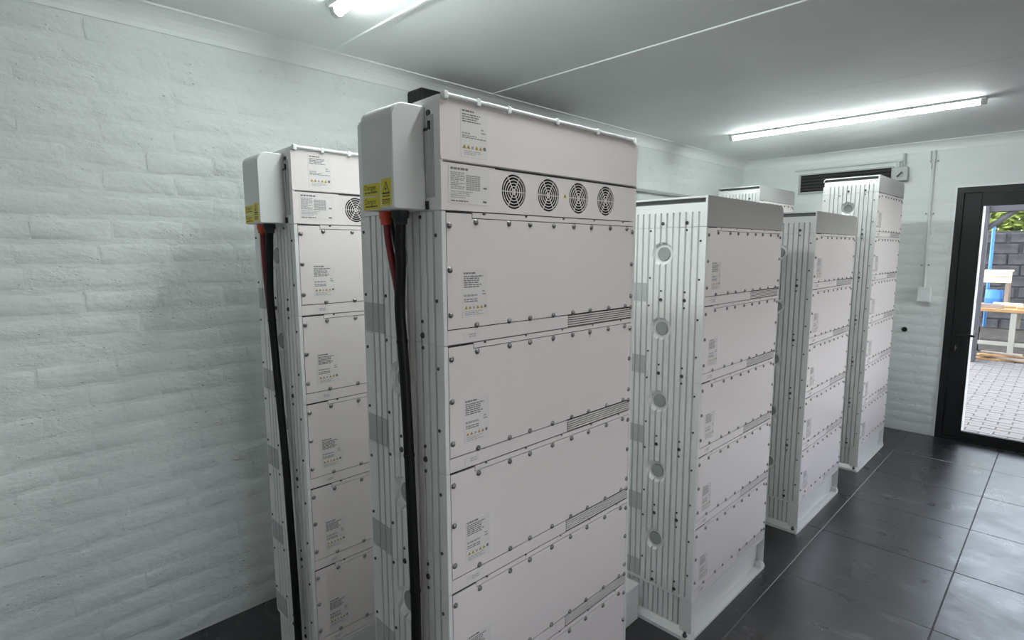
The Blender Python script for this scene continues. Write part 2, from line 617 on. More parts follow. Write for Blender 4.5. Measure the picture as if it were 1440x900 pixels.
# ceiling boards and joint strips
ce = MB().box(XW - 0.2, XR + 0.2, YF - 0.2, YW + 0.25, ZC + 0.012, ZC + 0.15).build('ceiling', 'roofing')
structure(ce, 'white painted board ceiling with joint strips')
yj = [YF, -1.11, -0.124, 0.854, 2.184, YW]
for i in range(len(yj) - 1):
    MB().box(XW, XR, yj[i] + 0.0015, yj[i + 1] - 0.0015, ZC, ZC + 0.012).build('ceiling_board', 'ceil', ce)
for y in (-1.11, -0.124, 0.854):
    MB().extrude([(y - 0.009, ZC), (y - 0.006, ZC - 0.005), (y + 0.006, ZC - 0.005), (y + 0.009, ZC)], 'x', XW + 0.02, XR).build('cover_strip', 'strip', ce)

# cornices
def cove(n=6, r=0.075):
    q = [(0, 0)]
    q += [(r, 0), (r, -0.006)]
    for k in range(n + 1):
        a = math.pi / 2 * k / n
        q.append((r - (r - 0.006) * math.sin(a), -r + (r - 0.006) * math.cos(a)) if k else (r - 0.002, -0.006))
    q += [(0, -r)]
    return q
cv = cove()
# profile order for the y sweep is (z, x)
co1 = MB()
co1.extrude([(ZC + b, XW + a) for a, b in cv], 'y', YF, YW, 0)
structure(co1.build('trim_1', 'cornice'), 'coved white cornice along the left wall')
co2 = MB()
co2.extrude([(YW - a, ZC + b) for a, b in cv], 'x', XW, XR, 0)
structure(co2.build('trim_2', 'cornice'), 'coved white cornice along the end wall')
co3 = MB().extrude([(ZC + b, XR - a) for a, b in cv], 'y', YF, YW, 0)
structure(co3.build('trim_3', 'cornice'))

# ------------------------------------------------------------------ glass door
dr = empty('door_1', (DX0, YW, 0))
structure(dr, 'black aluminium glass door standing in the end wall')
FW = 0.045
mb = MB()
mb.box(0, FW, -0.012, 0.07, 0, DZ); mb.box(DX1 - DX0 - FW, DX1 - DX0, -0.012, 0.07, 0, DZ)
mb.box(FW, DX1 - DX0 - FW, -0.012, 0.07, DZ - FW, DZ); mb.box(FW, DX1 - DX0 - FW, -0.012, 0.07, 0, 0.022)
mb.build('door_frame', 'alu', dr)
MID = (DX1 - DX0) / 2
for lx0, lx1 in ((FW + 0.004, MID - 0.002), (MID + 0.002, DX1 - DX0 - FW - 0.004)):  # second leaf is out of view, added to let in more light
    gx0, gx1, gz0, gz1 = lx0 + 0.109, lx1 - 0.109, 0.082, 1.945
    mb = MB()
    mb.bbox(lx0, gx0, 0.004, 0.05, 0.026, DZ - FW - 0.004, 0.003); mb.bbox(gx1, lx1, 0.004, 0.05, 0.026, DZ - FW - 0.004, 0.003)
    mb.bbox(gx0, gx1, 0.006, 0.048, 0.026, gz0, 0.003); mb.bbox(gx0, gx1, 0.006, 0.048, gz1, DZ - FW - 0.004, 0.003)
    for a, b in ((gx0, gx0 + 0.012), (gx1 - 0.012, gx1)):       # glazing beads
        mb.box(a, b, 0.012, 0.042, gz0, gz1)
    lf = mb.build('door_leaf', 'alu', dr)
    MB().box(gx0, gx1, 0.024, 0.030, gz0, gz1).build('pane', 'pane', lf)
hd = MB()
hd.bbox(0.075, 0.105, -0.006, 0.004, 0.74, 0.93, 0.003)
hd.lathe([(0.010, 0), (0.010, 0.045)], (0.090, -0.004, 0.899), (0, -1, 0), 12)
hd.bbox(0.082, 0.205, -0.056, -0.040, 0.890, 0.908, 0.004)
hd.build('handle', 'alu', dr)
ky = MB()
ky.lathe([(0.009, 0), (0.009, 0.006)], (0.086, -0.006, 0.785), (0, -1, 0), 12)
ky.box(0.083, 0.089, -0.030, -0.010, 0.783, 0.788)
ky.lathe([(0.014, 0), (0.014, 0.003)], (0.0845, -0.032, 0.800), (1, 0, 0), 12)
ky.box(0.084, 0.088, -0.034, -0.029, 0.760, 0.790)
kk = ky.build('key', 'screw', dr); kk['label'] = 'small steel key in the lock'
# white plaster edge round the frame
mb = MB()
mb.box(DX0 - 0.014, DX0, YW - 0.007, YW + 0.02, 0, DZ + 0.014)
mb.box(DX0, DX1 + 0.014, YW - 0.007, YW + 0.02, DZ, DZ + 0.014)
mb.box(DX1, DX1 + 0.014, YW - 0.007, YW + 0.02, 0, DZ)
structure(mb.build('trim_4', 'strip'), 'thin white plaster edge around the black door frame')

# ------------------------------------------------------------------ ceiling lamps
def lamp(x0, x1, y, label):
    L = x1 - x0
    e = empty('batten_lamp', (x0, y, ZC))
    tag(e, label, 'lamp', 'ceiling batten lamps')
    MB().extrude([(-0.036, 0), (0.036, 0), (0.033, -0.014), (-0.033, -0.014)][::-1], 'x', 0, L).build('back_plate', 'strip', e)
    pr = [(-0.019 * math.cos(math.pi * k / 10), -0.014 - 0.026 * math.sin(math.pi * k / 10)) for k in range(11)]
    q = MB().extrude(pr, 'x', 0.028, L - 0.028, 0, False)
    q.build('diffuser', 'lamp', e)
    pc = [(-0.022 * math.cos(math.pi * k / 10), -0.014 - 0.029 * math.sin(math.pi * k / 10)) for k in range(11)]
    for a, b in ((0, 0.028), (L - 0.028, L)):
        MB().extrude(pc, 'x', a, b).build('end_cap', 'lampcap', e)
    for a in (0.36, L - 0.36):
        MB().box(a - 0.007, a + 0.007, -0.040, 0.040, -0.016, 0.0).build('clip', 'lampcap', e)
    return e
lamp(-1.005, 0.535, 2.985, 'long lit white batten lamp on the ceiling near the glass door')
lamp(-1.005, 0.535, -0.330, 'lit white batten lamp at the top edge above the two fan towers')

# ------------------------------------------------------------------ labels (flat print)
def bars(mb, a0, a1, z0, z1, n, mat, x=0.0009, seed=1, gap=0.5):
    rnd = random.Random(seed)
    st = (z1 - z0) / n
    for k in range(n):
        zt = z1 - k * st
        y = a0
        end = a1 - (a1 - a0) * rnd.choice([0, 0, 0.08, 0.2, 0.4])
        while y < end - 0.001:
            l = min(rnd.uniform(0.004, 0.014), end - y)
            mb.add([(x, y, zt - st * gap), (x, y + l, zt - st * gap), (x, y + l, zt), (x, y, zt)], [(0, 1, 2, 3)], mat)
            y += l + 0.0016

def tri(mb, y, z, s, mat, x=0.0009):
    mb.add([(x, y - s / 2, z), (x, y + s / 2, z), (x, y, z + s * 0.9)], [(0, 1, 2)], mat)

def pictos(mb, y0, z, pitch, s, x=0.0009):
    for k in range(6):
        y = y0 + pitch * k
        if k == 2:
            mb.add([(x, y - s * .3, z), (x, y + s * .3, z), (x, y + s * .3, z + s * .6), (x, y - s * .3, z + s * .6)], [(0, 1, 2, 3)], 2)
        elif k == 5:
            mb.add([(x, y + s * .45 * math.cos(t * math.pi / 4), z + s * .42 + s * .45 * math.sin(t * math.pi / 4)) for t in range(8)], [tuple(range(8))], 1)
        else:
            tri(mb, y, z, s, 3, x)
            tri(mb, y, z + s * 0.18, s * 0.42, 1, x + 0.0002)

def rating_label():
    mb = MB()
    w, h = 0.078, 0.108
    mb.box(0, 0.0006, 0, w, 0, h)
    bars(mb, 0.004, 0.040, h - 0.008, h - 0.003, 1, 1, seed=2, gap=0.8)
    bars(mb, 0.004, 0.062, h - 0.040, h - 0.011, 6, 1, seed=3, gap=0.55)
    bars(mb, 0.004, 0.045, h - 0.062, h - 0.054, 1, 2, seed=4, gap=0.6)
    bars(mb, 0.004, 0.072, h - 0.074, h - 0.064, 2, 1, seed=5, gap=0.5)
    bars(mb, 0.060, 0.074, h - 0.060, h - 0.046, 2, 2, seed=6)
    pictos(mb, 0.010, 0.020, 0.0118, 0.0095)
    bars(mb, 0.006, 0.060, 0.004, 0.016, 3, 2, seed=8, gap=0.4)
    return mb.mesh('rating_label', ['paper', 'ink', 'inkl', 'amber'])
RATING = rating_label()

def small_label():
    mb = MB().box(0, 0.0005, 0, 0.045, 0, 0.016)
    bars(mb, 0.016, 0.042, 0.003, 0.013, 2, 2, seed=11, gap=0.45)
    return mb.mesh('serial_label', ['paper', 'ink', 'inkl', 'amber'])
SERIAL = small_label()

# ------------------------------------------------------------------ battery module (shared meshes)
GROOVES = [-0.031 - 0.02665 * k for k in range(11)]
def case_profile(inset=0.0, front=True):
    """XY outline of the ribbed aluminium case, counter-clockwise"""
    gw, gd = 0.0038, 0.0135
    p = [(-0.0, 0.0 + inset)]
    side = []
    for g in GROOVES:      # walking from the front towards the back along y = 0
        side += [(g + gw, 0), (g + gw * 0.6, gd), (g - gw * 0.6, gd), (g - gw, 0)]
    y0 = [(0, 0)] + side + [(-D, 0)]
    y1 = [(-x, W - y) for x, y in []]
    y1 = [(-D, W)] + [(x, W - y) for x, y in reversed(side)] + [(0, W)]
    fr = [(0, W - 0.011), (-0.005, W - 0.011), (-0.005, 0.011), (0, 0.011)] if front else []
    pts = y0 + y1 + fr
    return [(x, y + (inset if y < W / 2 else -inset)) for x, y in pts][::-1] if inset else pts[::-1]

CIRX, CIRZ = -0.1805, 0.1985
def make_case():
    mb = MB().extrude(case_profile(), 'z', 0.0006, H - 0.0006)
    me = mb.mesh('casing', 'case')
    cut = MB()
    prof = [(0.0490, -0.004), (0.0465, 0.0), (0.0385, 0.0145)]
    cut.lathe(prof, (CIRX, 0, CIRZ), (0, 1, 0), 32, 0, False)
    me = boolean(me, cut)
    cut = MB()
    cut.lathe(prof, (CIRX, W, CIRZ), (0, -1, 0), 32, 0, False)
    me = boolean(me, cut)
    return me
CASE = make_case()

def panel_mesh():
    t = H - 0.004
    prof = [(0.013, 0.037), (W - 0.013, 0.037), (W - 0.013, t - 0.0115), (0.0865, t - 0.0115), (0.0865, t - 0.0005), (0.013, t - 0.0005)]
    mb = MB().extrude(prof, 'x', -0.0035, 0.0)
    return mb.mesh('front_panel', 'panel')
PANEL = panel_mesh()
LIP_LO = MB().box(-0.0035, 0.0, 0.0115, 0.433, 0.0015, 0.0345).mesh('lower_strip', 'panel')
def lip_hi():
    t = H - 0.0015
    mb = MB()
    ys = [0.0885, 0.120, 0.128, 0.262, 0.270, 0.407, 0.415, 0.544, 0.552, 0.688, 0.696, W - 0.0115]
    for i in range(len(ys) - 1):
        zt = t if i % 2 == 0 else t - 0.0045
        mb.box(-0.0035, 0.0, ys[i], ys[i + 1], H - 0.0135, zt)
    return mb.mesh('upper_strip', 'panel')
LIP_HI = lip_hi()
GAP_SHADE = MB().box(-0.0055, -0.0032, 0.0112, W - 0.0112, 0.0008, H - 0.0008).mesh('dark_sheet', 'dark_sheet')  # dark sheet behind the panel, painting shade into its thin gaps
def slat_mesh():
    mb = MB()
    mb.box(-0.0032, 0.0, 0.437, W - 0.0118, 0, 0.0036)
    return mb.mesh('slat', 'panel')
SLAT = slat_mesh()
SCREW = MB().lathe([(0.0072, 0.0), (0.0072, 0.0012), (0.0058, 0.0013), (0.0055, 0.0030), (0.0040, 0.0047), (0.0012, 0.0054)], (0, 0, 0), (1, 0, 0), 12).mesh('screw', 'screw')
BOLT = MB().lathe([(0.0042, 0.0), (0.0040, 0.0022), (0.0026, 0.0032)], (0, 0, 0), (0, -1, 0), 10).mesh('bolt', 'bolt')
BIGBOLT = MB().lathe([(0.0072, 0.0), (0.0068, 0.0030), (0.0045, 0.0045), (0.0040, 0.003)], (0, 0, 0), (0, -1, 0), 12).mesh('bolt', 'bolt')
PLUG = MB().lathe([(0.0275, 0.0), (0.0275, 0.0035), (0.0255, 0.0055)], (0, 0, 0), (0, -1, 0), 28).mesh('plug', 'knob')
def vent_patch():
    mb = MB()
    xs = [g for g in GROOVES if g < -0.236] 
    edges = [-0.2375] + [g for g in GROOVES[8:]] + [-D + 0.003]
    for k in range(len(edges) - 1):
        a, b = edges[k + 1] + 0.0036, edges[k] - 0.0036
        mb.box(a, b, -0.0008, 0.0006, 0.004, 0.080, 0)
    return mb.mesh('vent_patch', 'mesh')
VENT = vent_patch()

SC_Y = [0.098, 0.205, 0.280, 0.371, 0.454, 0.533, 0.624, 0.711]
SCREWS = [(y, H - 0.0225) for y in SC_Y] + [(y, 0.0405) for y in SC_Y] + [(0.0205, z) for z in (0.070, 0.171, 0.270)] + [(W - 0.0185, z) for z in (0.070, 0.171, 0.270, 0.035)]
BOLTS = [(-0.236, 0.290, 0), (-0.079, 0.290, 0), (-0.0215, 0.248, 0), (-0.0215, 0.1015, 0), (-0.234, 0.1015, 0), (-0.182, 0.0505, 0), (-0.079, 0.0505, 0), (-0.182, 0.0150, 1), (-0.079, 0.0180, 1), (-0.331, 0.262, 0), (-0.331, 0.100, 0)]
def joined(name, items, matname):
    out = MB()
    for me, loc in items:
        out.add([(v.co.x + loc[0], v.co.y + loc[1], v.co.z + loc[2]) for v in me.vertices], [tuple(p.vertices) for p in me.polygons], 0, True)
    return out.mesh(name, matname)
SCREWS_J = joined('screws', [(SCREW, (0, y, z)) for y, z in SCREWS], 'screw')
BOLTS_J = joined('bolts', [(BIGBOLT if b else BOLT, (x, 0, z)) for x, z, b in BOLTS], 'bolt')

def module(tower, z, fine):
    c = link('battery_module', CASE, tower, (0, 0, z))
    link('dark_sheet', GAP_SHADE, c)
    link('front_panel', PANEL, c)
    link('lower_strip', LIP_LO, c)
    link('upper_strip', LIP_HI, c)
    for k in range(5):
        link('slat', SLAT, c, (0, 0, 0.0035 + k * 0.0063))
    link('rating_label', RATING, c, (0, 0.0555, 0.0595))
    link('serial_label', SERIAL, c, (0, 0.057, 0.0085))
    link('plug', PLUG, c, (CIRX, 0.0145, CIRZ))
    link('vent_patch', VENT, c)
    if fine:
        for y, zz in SCREWS: link('screw', SCREW, c, (0, y, zz))
        for x, zz, b in BOLTS: link('bolt', BIGBOLT if b else BOLT, c, (x, 0, zz))
    else:
        link('screws', SCREWS_J, c)['kind'] = 'stuff'
        link('bolts', BOLTS_J, c)['kind'] = 'stuff'

# base plinth
def base_meshes():
    body = MB()
    pr = [(x * 0.90 - 0.034, 0.010 + y * (W - 0.020) / W) for x, y in case_profile(front=False)]
    body.extrude(pr, 'z', 0.030, BASE - 0.010)
    body.box(-D + 0.002, -0.0005, 0.001, W - 0.001, BASE - 0.009, BASE - 0.0008)
    body.box(-D + 0.004, -0.003, 0.004, W - 0.004, BASE - 0.014, BASE - 0.0095)
    foot = MB()
    # side feet with sloping upper faces, flat flange at the front
    for s in (0, 1):
        pf = [(-0.014, 0.0), (0.030, 0.0), (0.030, 0.040), (0.008, 0.038), (-0.010, 0.018), (-0.014, 0.016)]
        if s: pf = [(W - a, b) for a, b in pf][::-1]
        foot.extrude([(a, b) for a, b in pf], 'x', -D + 0.01, 0.004)
    foot.box(-D + 0.01, 0.006, 0.0, W, 0.0, 0.012)
    front = MB()
    front.box(-0.034, -0.030, 0.006, W - 0.006, 0.012, BASE - 0.012)
    front.box(-0.030, -0.001, 0.0075, W - 0.0075, BASE - 0.022, BASE - 0.0145)
    for y in (0.0015, W - 0.0075):
        front.box(-0.05, 0.001, y, y + 0.006, 0.012, BASE - 0.010)
    bolts = MB()
    bolts.lathe([(0.010, 0), (0.010, 0.008), (0.006, 0.009), (0.006, 0.018)], (-0.020, -0.006, 0.018), (0, 0, 1), 8)
    return body.mesh('plinth', 'case'), foot.mesh('foot', 'case'), front.mesh('front_plate', 'case'), bolts.mesh('anchor_bolt', 'bolt')
B_BODY, B_FOOT, B_FRONT, B_BOLT = base_meshes()
def base(tower):
    c = link('plinth', B_BODY, tower)
    link('foot', B_FOOT, c)
    link('front_plate', B_FRONT, c)
    link('anchor_bolt', B_BOLT, c)

# hood of the battery-only towers
def hood_meshes():
    low = MB()
    low.extrude([(x, y) for x, y in case_profile(front=False)], 'z', 0.0006, 0.057)
    low.box(-D + 0.006, -0.006, 0.004, W - 0.004, 0.057, 0.0895)
    shell = MB()
    # front sheet with a rounded far corner
    r = 0.035
    pf = [(0, 0.0005), (W, 0.0005), (W, CAP - r)]
    pf += [(W - r + r * math.cos(math.pi / 2 * k / 6), CAP - r + r * math.sin(math.pi / 2 * k / 6)) for k in range(1, 7)]
    pf += [(0, CAP)]
    shell.extrude(pf, 'x', 0.0003, 0.003)
    ring = MB()
    # folded outer band seen from the side: top, back, rounded at the back corner
    t, rr = 0.0065, 0.018
    outer = [(0.0005, 0.0), (0.0005, CAP)]
    band_o = [(-0.0, CAP)] + [(-D + rr - rr * math.sin(math.pi / 2 * k / 5), CAP - rr + rr * math.cos(math.pi / 2 * k / 5)) for k in range(6)] + [(-D, 0.0895)]
    band_i = [(-D + t * .6, 0.0895)] + [(-D + t * .6 + (rr - t * .6) - (rr - t * .6) * math.sin(math.pi / 2 * k / 5), CAP - t - (rr - t) + (rr - t) * math.cos(math.pi / 2 * k / 5)) for k in range(5, -1, -1)] + [(0.0, CAP - t)]
    prof = band_o + band_i          # (x, z)
    ring.extrude([(z, x) for x, z in prof], 'y', 0.001, W - r)
    ring.box(-0.007, 0.0003, 0.001, 0.012, 0.057, CAP - t)
    inner = MB().box(-D + 0.02, -0.012, 0.020, W - 0.04, 0.0895, CAP - t)  # dark grey fill paints the shade inside the open slot
    return low.mesh('hood', 'case'), shell.mesh('front_sheet', 'hood'), ring.mesh('folded_rim', 'case'), inner.mesh('slot_shade', 'slot')
H_LOW, H_SHEET, H_RIM, H_SLOT = hood_meshes()
def hood(tower, z):
    c = link('hood', H_LOW, tower, (0, 0, z))
    link('front_sheet', H_SHEET, c)
    link('folded_rim', H_RIM, c)
    link('slot_shade', H_SLOT, c)
    for x in (-0.182, -0.079):
        link('bolt', BIGBOLT, c, (x, 0, 0.016))

# ------------------------------------------------------------------ control head with fans
FANS = [0.223, 0.350, 0.475, 0.601]
FR, FZ = 0.0415, 0.0545
def text_mesh(body, size):
    cu = bpy.data.curves.new('print', 'FONT')
    cu.body = body
    cu.size = size
    cu.resolution_u = 2
    cu.align_x = 'CENTER'
    o = bpy.data.objects.new('tmp_text', cu)
    COL.objects.link(o)
    dg = bpy.context.evaluated_depsgraph_get()
    me = bpy.data.meshes.new_from_object(o.evaluated_get(dg))
    v = [q.co.copy() for q in me.vertices]
    f = [tuple(p.vertices) for p in me.polygons]
    bpy.data.objects.remove(o)
    bpy.data.curves.remove(cu)
    bpy.data.meshes.remove(me)
    return v, f

def head_meshes():
    body = MB()
    # plain folded sheet body (side walls smooth), hollow behind the fan strip
    body.box(-D, -0.040, 0.0, W, 0.0006, HEAD - 0.001)
    body.box(-0.040, -0.0035, 0.0, 0.010, 0.0006, HEAD - 0.001)
    body.box(-0.040, -0.0035, W - 0.010, W, 0.0006, HEAD - 0.001)
    body.box(-0.040, -0.0035, 0.010, W - 0.010, FANH, HEAD - 0.001)
    up_ = MB()
    up_.box(-0.0034, 0.0, 0.0, W, FANH + 0.0015, HEAD)
    up_.box(0.0, 0.0018, 0.0, W, FANH + 0.0015, FANH + 0.0085)
    strip = MB().box(-0.0034, 0.0, 0.0, W, 0.0012, FANH - 0.0035).mesh('fan_strip', 'panel')
    cut = MB()
    for y in FANS:
        cut.lathe([(FR, -0.01), (FR, 0.01)], (0, y, FZ), (1, 0, 0), 40, 0, False)
    strip = boolean(strip, cut)
    top = MB()
    # sloping lid and rolled rear edge
    top.extrude([(HEAD, -D), (HEAD, 0.0), (HEAD + 0.011, 0.0), (HEAD + 0.013, -0.012), (HEAD + 0.006, -D)], 'y', 0.004, W - 0.004)
    return body.mesh('control_head', 'case'), up_.mesh('upper_cover', 'panel'), strip, top.mesh('lid', 'case')
HD_BODY, HD_UP, HD_STRIP, HD_TOP = head_meshes()

def fan_mesh():
    mb = MB()
    def ring(r0, r1, x0, x1, mat, seg=40):
        v = []
        for r, x in ((r0, x0), (r1, x0), (r1, x1), (r0, x1)):
            for k in range(seg):
                a = 2 * math.pi * k / seg
                v.append((x, r * math.cos(a), r * math.sin(a)))
        f = []
        for j in range(4):
            for k in range(seg):
                k2 = (k + 1) % seg
                j2 = (j + 1) % 4
                f.append((j * seg + k, j * seg + k2, j2 * seg + k2, j2 * seg + k))
        mb.add(v, f, mat)
    for i in range(5):
        r1 = 0.0368 - i * 0.0074
        ring(r1 - 0.0020, r1, -0.0016, -0.0003, 0)
    for k in range(3):
        a = math.pi * k / 3
        c, s = math.cos(a), math.sin(a)
        hw = 0.0009
        L = FR + 0.0005
        v = []
        for x in (-0.0016, -0.0002):
            v += [(x, -L * c + hw * s, -L * s - hw * c), (x, L * c + hw * s, L * s - hw * c), (x, L * c - hw * s, L * s + hw * c), (x, -L * c - hw * s, -L * s + hw * c)]
        mb.add(v, [(0, 3, 2, 1), (4, 5, 6, 7), (0, 1, 5, 4), (1, 2, 6, 5), (2, 3, 7, 6), (3, 0, 4, 7)], 0)
    # dark fan behind: hub and blades
    mb.lathe([(0.013, 0), (0.012, 0.007)], (-0.0105, 0, 0), (1, 0, 0), 16, 1)
    for k in range(7):
        a0 = 2 * math.pi * k / 7
        a1 = a0 + 0.6
        mb.add([(-0.0098, 0.012 * math.cos(a0), 0.012 * math.sin(a0)), (-0.0098, 0.040 * math.cos(a0), 0.040 * math.sin(a0)),
                (-0.0055, 0.040 * math.cos(a1), 0.040 * math.sin(a1)), (-0.007, 0.012 * math.cos(a1), 0.012 * math.sin(a1))], [(0, 1, 2, 3)], 1)
    return mb.mesh('fan_grille', ['panel', 'dark'])
FAN = fan_mesh()

def spec_label():
    mb = MB()
    w, h = 0.122, 0.082
    mb.box(0, 0.0006, 0, w, 0, h)
    bars(mb, 0.006, 0.056, h - 0.010, h - 0.004, 1, 1, seed=21, gap=0.8)
    bars(mb, 0.006, 0.046, h - 0.052, h - 0.014, 10, 2, seed=22, gap=0.6)
    # table block
    for k in range(8):
        z = h - 0.018 - k * 0.0043
        mb.add([(0.0009, 0.050, z - 0.003), (0.0009, 0.092, z - 0.003), (0.0009, 0.092, z), (0.0009, 0.050, z)], [(0, 1, 2, 3)], 2)
    for k in range(4):
        y = 0.0585 + k * 0.008
        mb.add([(0.0011, y, h - 0.052), (0.0011, y + 0.0008, h - 0.052), (0.0011, y + 0.0008, h - 0.018), (0.0011, y, h - 0.018)], [(0, 1, 2, 3)], 0)
    bars(mb, 0.006, 0.075, 0.010, 0.027, 4, 2, seed=23, gap=0.45)
    bars(mb, 0.006, 0.068, 0.003, 0.007, 1, 1, seed=24, gap=0.7)
    bars(mb, 0.100, 0.116, 0.003, 0.009, 1, 1, seed=25, gap=0.7)
    bars(mb, 0.102, 0.114, 0.034, 0.040, 1, 1, seed=26, gap=0.7)
    return mb.mesh('data_label', ['paper', 'ink', 'inkl', 'amber'])
SPEC = spec_label()
def head_label():
    mb = MB()
    mb.box(0, 0.0006, 0, 0.079, 0.036, 0.104)
    mb.box(0, 0.0006, 0, 0.079, 0, 0.034)
    bars(mb, 0.004, 0.040, 0.098, 0.102, 1, 1, seed=31, gap=0.9)
    bars(mb, 0.004, 0.058, 0.074, 0.094, 4, 1, seed=32)
    bars(mb, 0.004, 0.042, 0.049, 0.054, 1, 2, seed=33, gap=0.7)
    bars(mb, 0.004, 0.074, 0.040, 0.048, 2, 1, seed=34)
    bars(mb, 0.060, 0.075, 0.052, 0.066, 2, 2, seed=35)
    pictos(mb, 0.010, 0.019, 0.012, 0.0105)
    bars(mb, 0.010, 0.062, 0.004, 0.015, 3, 2, seed=36, gap=0.4)
    return mb.mesh('rating_label', ['paper', 'ink', 'inkl', 'amber'])
HLABEL = head_label()
FANWARN = MB()
tri(FANWARN, 0, 0, 0.013, 0)
tri(FANWARN, 0, 0.0022, 0.006, 1, 0.0011)
FANWARN = FANWARN.mesh('warning_sticker', ['yellow', 'black'])

# side cover: box with a rounded upper outer edge, x -.183..-.054, out to y = -.086
SCX0, SCX1, SCD, SCH = -0.183, -0.054, 0.086, 0.227
def cover_mesh():
    mb = MB()
    r = 0.034
    prof = [(0.0, 0.002), (0.0, SCH)]
    prof += [(-SCD + r - r * math.sin(math.pi / 2 * k / 8), SCH - r * 0.95 + r * 0.95 * math.cos(math.pi / 2 * k / 8)) for k in range(9)]
    prof += [(-SCD, 0.006), (-SCD + 0.004, 0.002)]
    e = 0.004
    mb.extrude(prof, 'x', SCX0 + e, SCX1 - e)
    # slightly inset end faces give the moulding a soft edge
    cy, cz = -SCD / 2, SCH / 2
    ins = [(cy + (a - cy) * 0.955, cz + (b - cz) * 0.975) for a, b in prof]
    n = len(prof)
    for xa, xb, flip in ((SCX1 - e, SCX1, False), (SCX0 + e, SCX0, True)):
        v = [(xa, a, b) for a, b in prof] + [(xb, a, b) for a, b in ins]
        f = [(i, (i + 1) % n, n + (i + 1) % n, n + i) for i in range(n)] + [tuple(range(n, 2 * n))]
        mb.add(v, f if flip is False else [q[::-1] for q in f], 0)
    # shallow step line near the bottom of the front face
    mb.box(SCX1 - 0.001, SCX1 + 0.0006, -SCD + 0.006, 0.0, 0.036, 0.0385)
    return mb.mesh('side_cover', 'cover')
COVER = cover_mesh()
DT = text_mesh('Danger', 0.0165)
def danger_label():
    mb = MB()
    y = -SCD - 0.0007
    def face(a, b, z0, z1, mat, dy=0.0):
        mb.add([(a, y - dy, z0), (b, y - dy, z0), (b, y - dy, z1), (a, y - dy, z1)], [(0, 1, 2, 3)], mat)
    def hb(a0, a1, z0, z1, n, seed):
        rnd = random.Random(seed)
        st = (z1 - z0) / n
        for k in range(n):
            x = a0
            while x < a1 - 0.002:
                l = min(rnd.uniform(0.003, 0.009), a1 - x)
                face(x, x + l, z1 - (k + .55) * st, z1 - k * st, 1, 0.0003)
                x += l + 0.0012
    def plate(a, b, z0, z1):
        mb.box(a, b, y, y + 0.0008, z0, z1, 0)
    x0, x1 = SCX0 + 0.006, SCX0 + 0.077
    for z0, z1 in ((0.0345, 0.061), (0.004, 0.0315)):
        plate(x0, x1, z0, z1)
        v, f = DT
        mb.add([(q.x + (x0 + x1) / 2 - 0.004, y - 0.0003, q.y + z0 + 0.0125) for q in v], f, 1)
        hb(x0 + 0.008, x1 - 0.010, z0 + 0.003, z0 + 0.0085, 1, int(z0 * 1e4))
    a, b = SCX0 + 0.083, SCX1 - 0.007
    plate(a, b, 0.009, 0.067)
    cx, s = (a + b) / 2, 0.031
    zt = 0.0345
    def T(s, z, mat, dy):
        mb.add([(cx - s / 2, y - dy, z), (cx + s / 2, y - dy, z), (cx, y - dy, z + s * 0.9)], [(0, 1, 2)], mat)
    T(s, zt, 1, 0.0003)
    T(s * 0.72, zt + 0.0035, 0, 0.0005)
    mb.add([(cx + 0.001, y - 0.0007, zt + 0.019), (cx - 0.0035, y - 0.0007, zt + 0.0115), (cx - 0.0005, y - 0.0007, zt + 0.0115), (cx - 0.001, y - 0.0007, zt + 0.005), (cx + 0.0035, y - 0.0007, zt + 0.013), (cx + 0.0005, y - 0.0007, zt + 0.013)], [(0, 1, 2), (3, 4, 5), (1, 3, 5), (2, 3, 5)], 1)
    hb(a + 0.006, b - 0.006, 0.0265, 0.0315, 1, 77)
    hb(a + 0.004, b - 0.004, 0.0125, 0.024, 3, 78)
    return mb.mesh('danger_label', ['yellow', 'black'])
DANGER = danger_label()

